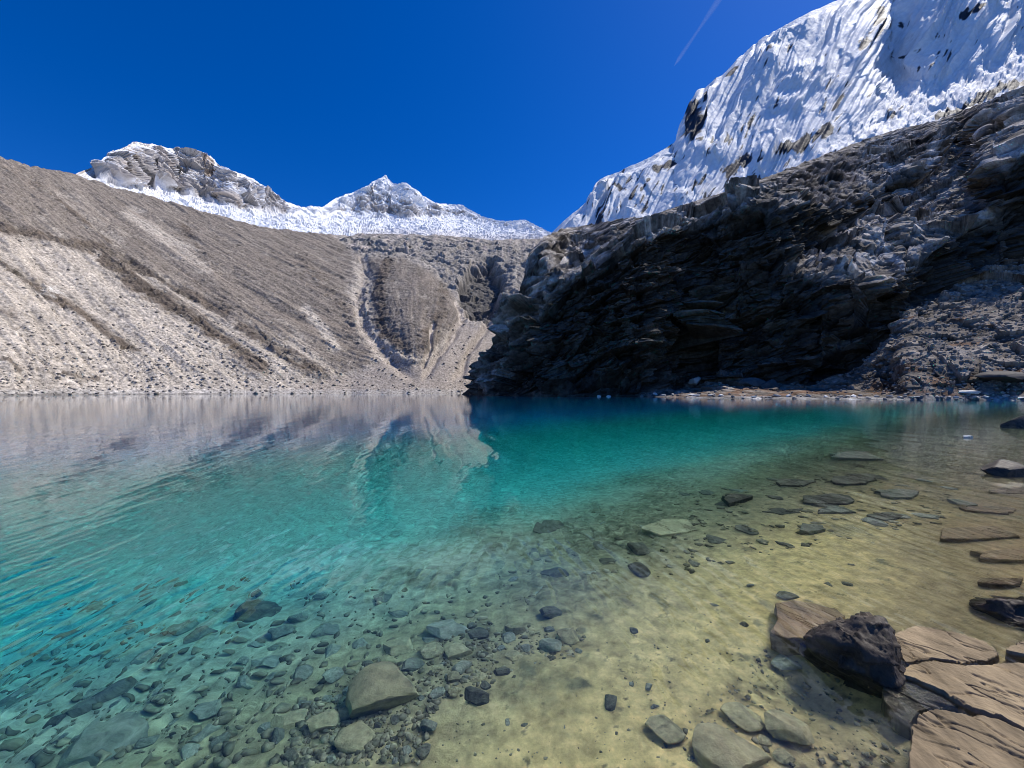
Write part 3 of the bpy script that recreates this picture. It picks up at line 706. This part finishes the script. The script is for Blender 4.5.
# --- stones on the lake bed and along the shores
SHAPES = {'angular': [rock_shape(300 + i, (1, .8, .62), 17, 4, .07, .42) for i in range(7)],
          'rounded': [rock_shape(330 + i, (1, .82, .6), 12, 4, .07, .55) for i in range(6)],
          'flat': [rock_shape(360 + i, (1, .68, .24), 15, 4, .08, .4) for i in range(6)]}
MATS = {'dark': M_DARK, 'grey': M_GREY, 'khaki': M_PALE}
base = {}
def stone_obj(shape, tint, idx):
    key = (shape, tint, idx)
    if key not in base:
        me = SHAPES[shape][idx].copy(); me.materials.append(MATS[tint]); base[key] = bpy.data.objects.new('stone', me)
        o = base[key]
    else:
        o = base[key].copy()
    COL.objects.link(o)
    return o

STONES = []          # (object, px, py, width in pixels, shape, tint, label or None)
def put(px_, py_, wpx, shape, tint, label=None, hfac=1., idx=None, rz=None, sunk=.25, dfac=1.):
    hit = bed_hit(px_, py_, .0)
    size = wpx / F * hit.y
    if hit.z < -.02:                                           # magnified a little by the water
        size *= .97
    i = int(rng.integers(len(SHAPES[shape]))) if idx is None else idx
    o = stone_obj(shape, tint, i)
    r = float(rng.uniform(0, 6.28)) if rz is None else rz
    o.rotation_euler = (float(rng.uniform(-.15, .15)), float(rng.uniform(-.15, .15)), r)
    o.scale = (size, size * dfac, size * hfac)
    zz = SHAPES[shape][i]; hh = max(v.co.z for v in zz.vertices) * size * hfac
    z0 = float(bed_z(hit.x, hit.y))
    o.location = (hit.x, hit.y, z0 + hh * (1 - 2 * sunk))
    STONES.append([o, px_, py_, wpx, shape, tint, label])
    return o

HERO = [(385, 697, 78, 'rounded', 'khaki', 'large pale khaki boulder lying under clear shallow water', .75, .2),
        (113, 742, 76, 'angular', 'grey', 'long dark grey-green boulder on the bed near the bottom left corner', .45, .1),
        (290, 724, 34, 'rounded', 'khaki', 'pale block just left of the large pale khaki boulder', .8, .2),
        (324, 726, 34, 'angular', 'khaki', 'pale block wedged at the left foot of the large khaki boulder', .8, .2),
        (357, 742, 42, 'rounded', 'khaki', 'khaki stone in front of the large pale khaki boulder', .6, .2),
        (84, 711, 26, 'angular', 'dark', 'dark stone behind the long grey-green boulder', .7, .2), (57, 723, 22, 'angular', 'dark', 'small dark stone left of and behind the long grey-green boulder', .7, .2),
        (117, 694, 32, 'flat', 'dark', 'flat dark stone on pale sand well behind the long grey-green boulder', 1, .1), (258, 614, 46, 'angular', 'dark', 'largest dark rock in the deeper water on the left', .5, .2),
        (269, 664, 36, 'flat', 'grey', 'flat grey stone in front of the largest dark rock', 1.1, .1), (209, 713, 26, 'rounded', 'grey', 'grey stone on greenish sand left of the pale blocks', .7, .2),
        (551, 616, 24, 'angular', 'dark', 'dark cube-like stone standing at the far end of the rubble band', .9, .15), (478, 637, 22, 'angular', 'dark', 'dark stone beside the olive boulder in the rubble band', .8, .2),
        (448, 632, 42, 'rounded', 'grey', 'broad olive grey boulder in the middle of the rubble band', .6, .2), (401, 650, 36, 'rounded', 'khaki', 'olive khaki stone behind the large pale khaki boulder', .6, .2),
        (432, 654, 24, 'rounded', 'khaki', 'rounded khaki stone below the olive grey boulder', .8, .2), (459, 655, 28, 'rounded', 'khaki', 'rounded khaki stone right of the one below the olive grey boulder', .7, .2),
        (414, 668, 24, 'angular', 'grey', 'grey stone right behind the large pale khaki boulder', .6, .2), (551, 650, 24, 'angular', 'grey', 'angular grey stone at the sandy end of the rubble band', .8, .2),
        (569, 640, 24, 'rounded', 'khaki', 'pale rounded stone closing the rubble band on the right', .8, .2), (514, 660, 20, 'rounded', 'khaki', 'khaki stone among small grey ones in the rubble band', .7, .2),
        (476, 700, 27, 'angular', 'dark', 'dark stone alone on yellow sand right of the large pale khaki boulder', .7, .2), (611, 708, 15, 'angular', 'dark', 'small black stone alone on open yellow sand', .7, .1),
        (666, 735, 36, 'rounded', 'khaki', 'mossy khaki stone with a dark left side near the bottom of the view', .8, .25), (728, 757, 74, 'rounded', 'khaki', 'broad smooth khaki boulder at the bottom edge of the view', .6, .3),
        (787, 735, 44, 'angular', 'khaki', 'sharp edged khaki block right of the broad smooth boulder', .9, .2), (744, 721, 38, 'rounded', 'khaki', 'khaki stone directly behind the broad smooth boulder', .7, .25),
        (764, 744, 14, 'rounded', 'khaki', 'small pale pebble squeezed between the two khaki blocks', .9, .2), (783, 760, 22, 'rounded', 'khaki', 'khaki stone in front of the sharp edged block', .7, .2),
        (702, 738, 12, 'angular', 'dark', 'small dark pebble left of the broad smooth boulder', .8, .2), (783, 668, 30, 'flat', 'grey', 'low olive stone at the edge of the black boulder shadow', 1.2, .1),
        (787, 598, 22, 'angular', 'dark', 'dark stone at the far tip of the pale submerged slab', .6, .1), 
        (640, 551, 24, 'angular', 'dark', 'dark stone touching the left end of the wide flat slab', .6, .2), (550, 529, 40, 'flat', 'dark', 'long dark stone at the left end of the green shelf', 1, .1),
        (556, 576, 28, 'angular', 'dark', 'dark stone below the long dark stone', .7, .2), (640, 572, 22, 'angular', 'dark', 'dark stone in front of the wide flat slab', .6, .2)]
for x_, y_, w_, s_, t_, lab, hf, sk in HERO:
    put(x_, y_, w_, s_, t_, lab, hf, sunk=sk, rz=float(rng.uniform(-.3, .3)) + (0 if s_ == 'flat' else .2))

# emergent stones farther along the shallows
def emergent(px_, py_, wpx, hpx, mat, label, idx=0, shape='angular', depth=.7):
    c = at(px_, py_); me = SHAPES[shape][idx].copy(); me.materials.append(mat); o = bpy.data.objects.new('stone', me); COL.objects.link(o)
    s = wpx / F * c[1]; zt = max(v.co.z for v in me.vertices); zb = min(v.co.z for v in me.vertices); h = hpx / F * c[1]
    o.scale = (s, s * depth / .8, h / zt / .9); o.location = (c[0], c[1] + s * .2, h * .1); o.rotation_euler = (0, 0, .25)
    tag(o, label, 'stone'); return o
emergent(1012, 476, 38, 12, M_BLACK, 'black wet rock with a dry grey top standing in the shallows', 2)
emergent(1020, 428, 20, 10, M_BLACK, 'black rock far out in the shallows at the right edge', 4)
emergent(970, 438, 9, 2.2, M_WHITE, 'white stone tip poking out of the water', 1, 'rounded')
emergent(599, 396.6, 4, 1.2, M_WHITE, 'left one of two white stones at the foot of the cliff', 1, 'rounded'); emergent(609, 396.6, 5, 1.1, M_WHITE, 'right one of two white stones at the foot of the cliff', 3, 'rounded')

# --- a rocky scatter: individuals of the bed
def poly_pts(poly, count, mind=0):
    P_ = np.array(poly, float); out = []
    lo, hi = P_.min(0), P_.max(0); tries = 0
    while len(out) < count and tries < 40000:
        tries += 1
        q = lo + rng.random(2) * (hi - lo)
        if sdpoly(np.array([q[0]]), np.array([q[1]]), poly)[0] > 0: out.append(q)
    return out
BANDS = [([(268, 768), (318, 700), (395, 645), (470, 622), (588, 632), (580, 655), (520, 680), (440, 705), (420, 768)], 125, (7, 19), ('rounded', 'angular'), ('khaki', 'grey', 'grey', 'dark')),
         ([(0, 768), (0, 650), (60, 610), (180, 575), (400, 590), (540, 560), (600, 570), (560, 615), (420, 625), (330, 690), (250, 768)], 70, (10, 28), ('angular', 'rounded', 'flat'), ('grey',)),
         ([(560, 520), (700, 485), (860, 465), (985, 480), (960, 520), (820, 545), (660, 580), (580, 575)], 34, (14, 34), ('flat', 'flat', 'angular'), ('dark', 'grey', 'dark')),
         ([(600, 600), (760, 560), (900, 560), (760, 640), (640, 768), (520, 768), (500, 710), (600, 650)], 18, (6, 12), ('angular', 'flat'), ('dark', 'grey'))]
for bi, (poly, cnt, (a, b), shp, tin) in enumerate(BANDS):
    for q in poly_pts(poly, cnt):
        if any(abs(q[0] - s_[1]) < .40 * (s_[3] + a) and abs(q[1] - s_[2]) < .3 * (s_[3] + a) for s_ in STONES): continue
        w_ = a + (b - a) * float(rng.random()) ** 1.8
        put(q[0], q[1], w_, shp[int(rng.integers(len(shp)))], tin[int(rng.integers(len(tin)))], None, float(rng.uniform(.6, 1)) if True else 1)

# broken ledges of bedrock on the shelf, just under the surface
def ledge(px_, py_, w_, h_, ztop, th_, mat, seed, label):
    r = np.random.default_rng(seed); a = np.sort(r.uniform(0, 6.28, 11)); rr_ = r.uniform(.7, 1.08, 11)
    poly = [(px_ + w_ / 2 * rr_[i] * np.sign(math.cos(a[i])) * abs(math.cos(a[i])) ** .7, py_ - h_ / 2 * rr_[i] * math.sin(a[i]) + .05 * h_ * math.cos(a[i])) for i in range(11)]
    me, c = slab_mesh(poly, ztop, th_, seed, rough=.012, tilt=(.01, -.02)); me.materials.append(mat)
    o = bpy.data.objects.new('flat_rock', me); o.location = c; COL.objects.link(o); tag(o, label, 'rock slab', 'ledges on the shallow shelf')
LEDGES = [(862, 457, 66, 9, -.05, .6, M_GREY, 'longest dark slab, farthest out on the brown shelf'), (852, 483, 50, 11, -.10, .5, M_DARK, 'dark slab one row nearer than the longest slab'),
          (899, 495, 48, 10, -.05, .25, M_GREY, 'tan topped slab right of the two dark shelf slabs'), (829, 506, 62, 12, -.14, .5, M_DARK, 'dark slab in the middle of the shelf slabs'),
          (781, 521, 48, 13, -.24, .4, M_DARK, 'dark slab at the left end of the shelf slabs'), (793, 490, 44, 9, -.2, .4, M_DARK, 'thin dark slab behind the leftmost shelf slab'),
          (838, 519, 40, 10, -.14, .3, M_GREY, 'grey slab just in front of the middle shelf slab'), (884, 522, 38, 9, -.12, .3, M_DARK, 'dark slab beside the sparkling water'),
          (988, 511, 60, 10, -.025, .16, M_TAN, 'brown flat slab in the shallows below the black wet rock'), (975, 535, 88, 15, -.03, .2, M_TAN, 'long tan ledge with a dark front in the golden shallows'),
          (1012, 557, 90, 17, -.02, .2, M_TAN, 'longest ledge in the golden shallows, running to the right edge'), (1010, 492, 46, 8, -.02, .15, M_TAN, 'small flat slab under the black wet rock'),
          (668, 545, 62, 17, -.34, .25, M_PALE, 'wide flat khaki slab on the green shelf'), 
          (740, 508, 40, 10, -.2, .25, M_DARK, 'dark slab out on the green shelf left of all the others'), (1004, 583, 60, 9, -.03, .15, M_TAN, 'narrow brown ledge above the black wedge of rock'),
          (812, 533, 30, 9, -.1, .2, M_GREY, 'grey slab nearest to the sandy bed among the shelf slabs')]
for k, (a1, a2, a3, a4, a5, a6, a7, a8) in enumerate(LEDGES):
    ledge(a1, a2, a3, a4, a5, a6, a7, 500 + k, a8)

# --- labels for them: size, tint, shape and where they lie from the nearest named stone
ANCHOR = {'large pale khaki boulder lying': 'large pale khaki boulder', 'long dark grey-green boulder on': 'long grey-green boulder', 'largest dark rock': 'largest dark rock in deeper water',
          'broad olive grey boulder in': 'broad olive grey boulder', 'dark cube-like stone standing': 'dark cube-like stone', 'broad smooth khaki boulder at': 'broad smooth khaki boulder', 'sharp edged khaki block': 'sharp edged khaki block',
          'small black stone alone': 'lone black stone on sand', 'dark stone alone on yellow': 'lone dark stone on sand', 'long dark stone at': 'long dark stone', 'mossy khaki stone with': 'mossy khaki stone'}
good = [(v, s[1], s[2]) for s in STONES if s[6] for k, v in ANCHOR.items() if s[6].startswith(k)]
good += [('black wet boulder', 850, 650), ('wide flat khaki slab', 668, 545), ('longest shelf slab', 862, 457), ('leftmost shelf slab', 781, 521)]
used = {}
def place(s, q, fine):
    dx, dy = s[1] - q[1], (s[2] - q[2]) * 1.3
    if abs(dx) > 2 * abs(dy): w_ = 'right of' if dx > 0 else 'left of'
    elif abs(dy) > 2 * abs(dx): w_ = 'in front of' if dy > 0 else 'behind'
    else: w_ = ('ahead and ' if dy > 0 else 'behind and ') + ('right of' if dx > 0 else 'left of')
    r = math.hypot(dx, dy)
    far = 'touching distance' if r < 26 else 'close' if r < 50 else 'a short way' if r < 85 else 'some way' if r < 130 else 'far'
    return f'{far} {w_} the {q[0]}'.replace('touching distance', 'just')
for s in STONES:
    o = s[0]
    if s[6]:
        tag(o, s[6], 'stone', 'stones on the lake bed'); continue
    best = sorted(good, key=lambda q: math.hypot(q[1] - s[1], 1.3 * (q[2] - s[2])))
    size = 'tiny' if s[3] < 10 else 'small' if s[3] < 13.5 else 'medium' if s[3] < 18 else 'big'
    lab = ''
    for q in best[:6]:
        lab = f'{size} {s[5]} {s[4]} stone {place(s, q, 0)}'
        if lab not in used and len(lab.split()) <= 16: break
    used[lab] = 1; tag(o, lab, 'stone', 'stones on the lake bed')

# --- pebbles nobody could count
def rubble(name, centres, sizes, mat, label, flat=.6, seed=1):
    r = np.random.default_rng(seed); bm0 = bmesh.new(); bmesh.ops.create_icosphere(bm0, subdivisions=1, radius=.5)
    V0 = np.array([v.co for v in bm0.verts]); F0 = np.array([[v.index for v in f.verts] for f in bm0.faces]); bm0.free()
    nV = len(V0); n_ = len(sizes)
    J = 1 + .32 * r.uniform(-1, 1, (n_, nV, 1))
    A = V0[None] * J * np.stack([np.ones(n_), r.uniform(.55, 1, n_), flat * r.uniform(.6, 1.2, n_)], -1)[:, None, :]
    an = r.uniform(0, 6.28, n_); c_, s_ = np.cos(an)[:, None], np.sin(an)[:, None]
    A = np.stack([A[..., 0] * c_ - A[..., 1] * s_, A[..., 0] * s_ + A[..., 1] * c_, A[..., 2]], -1) * np.asarray(sizes)[:, None, None]
    A = A + np.asarray(centres)[:, None, :]
    Fi = (F0[None] + (np.arange(n_) * nV)[:, None, None]).reshape(-1, 3)
    me = bpy.data.meshes.new(name); me.vertices.add(n_ * nV); me.vertices.foreach_set('co', A.astype(np.float32).ravel())
    me.loops.add(Fi.size); me.loops.foreach_set('vertex_index', Fi.ravel().astype(np.int32)); me.polygons.add(len(Fi)); me.polygons.foreach_set('loop_start', np.arange(0, Fi.size, 3, dtype=np.int32))
    me.update(calc_edges=True)
    tint = np.repeat(r.uniform(.6, 1.3, (n_, 1, 1)), nV, 1) * np.ones((1, 1, 3))
    at_ = me.attributes.new('tint', 'FLOAT_COLOR', 'POINT'); cc = np.ones((n_ * nV, 4), np.float32); cc[:, :3] = (tint * np.array(mat[1])).reshape(-1, 3); at_.data.foreach_set('color', cc.ravel())
    me.materials.append(mat[0]); o = bpy.data.objects.new(name, me); COL.objects.link(o); o['kind'] = 'stuff'; tag(o, label, 'pebbles'); return o
peb = []; psz = []
for poly, cnt, a, b in ((BANDS[0][0], 1700, .012, .055), (BANDS[1][0], 900, .02, .09), (BANDS[2][0], 500, .03, .14), ([(420, 768), (480, 690), (620, 640), (760, 600), (900, 690), (920, 768)], 420, .006, .022), ([(780, 640), (890, 690), (900, 768), (640, 768)], 300, .01, .04)):
    for q in poly_pts(poly, cnt):
        h_ = bed_hit(*q); s_ = a + (b - a) * float(rng.random()) ** 2.5
        peb.append((h_.x, h_.y, float(bed_z(h_.x, h_.y)) + .15 * s_)); psz.append(s_)
peb_m = ground_mat('pebble_stone', 14, .5, .01, var=.4, detail=4)
rubble('pebbles', peb, psz, (peb_m, (.27, .24, .16)), 'loose grey and khaki pebbles strewn over the lake bed')

# --- loose stones of the screes and the far shores
scree_m = ground_mat('scree_stone', 1.2, .5, .2, var=.5, detail=5)
for (q, sz), nm, lab, col, sd_ in zip(RUB, ('scree_stones', 'scree_stones'), ('pale grey blocks littering the foot of the brown hillside', 'grey blocks littering the shore below the dark cliff'), ((.32, .29, .25), (.25, .23, .21)), (5, 6)):
    rubble(nm, q + np.array([0, 0, .1]) * sz[:, None], sz, (scree_m, col), lab, .75, sd_)
def shore_stone(px_, w_, h_, mat, label, up=.4, idx=0, shape='angular', group=None, row=None):
    i = int(np.argmin(np.abs(CRAG_X[0] - px_))); col = CRAG_P[:, i]
    j = int(np.argmax(col[:, 2] > up)) if row is None else int(np.argmin(np.abs(CRAG_Y[:, i] - row)))
    p = col[j]; me = SHAPES[shape][idx % len(SHAPES[shape])].copy(); me.materials.append(mat); s_ = w_ / F * p[1]; hh = np.ptp([v.co.z for v in me.vertices])
    o = bpy.data.objects.new('boulder', me); COL.objects.link(o); o.scale = (s_, s_, h_ / F * p[1] / hh); o.location = (p[0], p[1], p[2] + h_ / F * p[1] * .3); o.rotation_euler = (0, 0, px_ % 6)
    tag(o, label, 'boulder', group)
shore_stone(695, 15, 9, M_SHORE, 'grey boulder standing alone on the pale beach under the dark cliff', row=388, idx=2)
shore_stone(752, 18, 13, M_SHORE_DARK, 'left peak of the boulder cluster on the pale beach', row=388, idx=3)
shore_stone(769, 20, 14, M_SHORE_DARK, 'right and larger peak of the boulder cluster on the pale beach', row=388, idx=4)
shore_stone(968, 18, 4, M_WHITE, 'flat whitish slab at the water line of the right shore', row=394, idx=1, shape='flat')
shore_stone(1004, 34, 13, M_SHORE_DARK, 'large dark block above the right shore', row=384, idx=3)
shore_stone(672, 8, 5, M_SHORE_DARK, 'dark reddish block at the left end of the pale beach', row=393, idx=6)
for k in range(34):
    p_ = 650 + 380 * (k + float(rng.random())) / 34
    shore_stone(p_, float(rng.uniform(3, 7)), float(rng.uniform(1.8, 3.4)), M_SHORE if k % 3 else M_WHITE, 'small pale stone in the line of stones along the right shore', up=float(rng.uniform(.15, .5)), idx=k, group='stones along the far right shore')

# --- a faint vapour trail high up
A_, B_ = (np.array([(x - CX) / F, 1, (HZ - y) / F]) * 9000 for x, y in ((724, -8), (674, 66)))
V = []; ax = B_ - A_; side = np.cross(ax, [0, 1, 0]); side /= np.linalg.norm(side); dep_ = np.cross(ax, side); dep_ /= np.linalg.norm(dep_)
for i in range(25):
    t = i / 24; w_ = (70 - 34 * t) * (1 + .25 * math.sin(9 * t)) * min(1, 12 * (1 - t) + .05)
    for j in range(10):
        a = j * .6283; V.append(A_ + ax * t + w_ * (side * math.cos(a) + dep_ * math.sin(a)))
Fc = [(i * 10 + j, i * 10 + (j + 1) % 10, (i + 1) * 10 + (j + 1) % 10, (i + 1) * 10 + j) for i in range(24) for j in range(10)]
me = bpy.data.meshes.new('vapour_trail'); me.from_pydata([tuple(v) for v in V], [], Fc); me.update(); me.polygons.foreach_set('use_smooth', np.ones(len(Fc), bool))
tm = bpy.data.materials.new('vapour'); n, l = nodes(tm); n.remove(n['Principled BSDF'])
tr = n.new('ShaderNodeBsdfTransparent'); df = n.new('ShaderNodeBsdfTranslucent'); df.inputs['Color'].default_value = (.9, .9, .9, 1); mx = n.new('ShaderNodeMixShader')
lw = n.new('ShaderNodeLayerWeight'); lw.inputs['Blend'].default_value = .5; inv = n.new('ShaderNodeMapRange'); inv.inputs['To Min'].default_value = .065; inv.inputs['To Max'].default_value = 0
l.new(lw.outputs['Facing'], inv.inputs['Value']); l.new(inv.outputs[0], mx.inputs[0]); l.new(tr.outputs[0], mx.inputs[1]); l.new(df.outputs[0], mx.inputs[2]); l.new(mx.outputs[0], n['Material Output'].inputs['Surface'])
me.materials.append(tm); o = bpy.data.objects.new('vapour_trail', me); COL.objects.link(o); tag(o, 'faint white vapour trail in the blue sky above the snow face', 'vapour trail')
# ================================================================ light, sky, camera
W = bpy.data.worlds.new('World'); sc.world = W; W.use_nodes = True
n, l = W.node_tree.nodes, W.node_tree.links
sky = n.new('ShaderNodeTexSky'); sky.sky_type = 'NISHITA'; sky.sun_disc = False
sky.sun_elevation = SUN_EL; sky.sun_rotation = SUN_AZ
sky.altitude = 3000; sky.air_density = 1.1; sky.dust_density = 1.5; sky.ozone_density = 8
hs = n.new('ShaderNodeHueSaturation'); hs.inputs['Saturation'].default_value = 1.27; hs.inputs['Hue'].default_value = .514
l.new(sky.outputs[0], hs.inputs['Color']); l.new(hs.outputs[0], n['Background'].inputs['Color'])
n['Background'].inputs['Strength'].default_value = .15
L = bpy.data.lights.new('sun', 'SUN'); L.energy = 5; L.angle = math.radians(.5); L.color = (1, .945, .86)
so = bpy.data.objects.new('sun', L); COL.objects.link(so)
sd = Vector((math.sin(SUN_AZ) * math.cos(SUN_EL), math.cos(SUN_AZ) * math.cos(SUN_EL), math.sin(SUN_EL)))
so.rotation_euler = sd.to_track_quat('Z', 'Y').to_euler()
cam = bpy.data.cameras.new('camera'); co = bpy.data.objects.new('camera', cam); COL.objects.link(co); sc.camera = co
cam.sensor_width = 36; cam.lens = 36 * F / 1024; cam.shift_y = (HZ - 384) / 1024
cam.clip_start = .05; cam.clip_end = 20000
co.location = (0, 0, EYE); co.rotation_euler = (math.pi / 2, 0, 0)
vs = sc.view_settings; vs.view_transform = 'Standard'; vs.look = 'None'; vs.exposure = 0; vs.gamma = 1
sc.cycles.use_denoising = True
sc.cycles.max_bounces = 8; sc.cycles.filter_width = .95; sc.cycles.blur_glossy = .32; sc.cycles.sample_clamp_indirect = 0; sc.cycles.sample_clamp_direct = 0
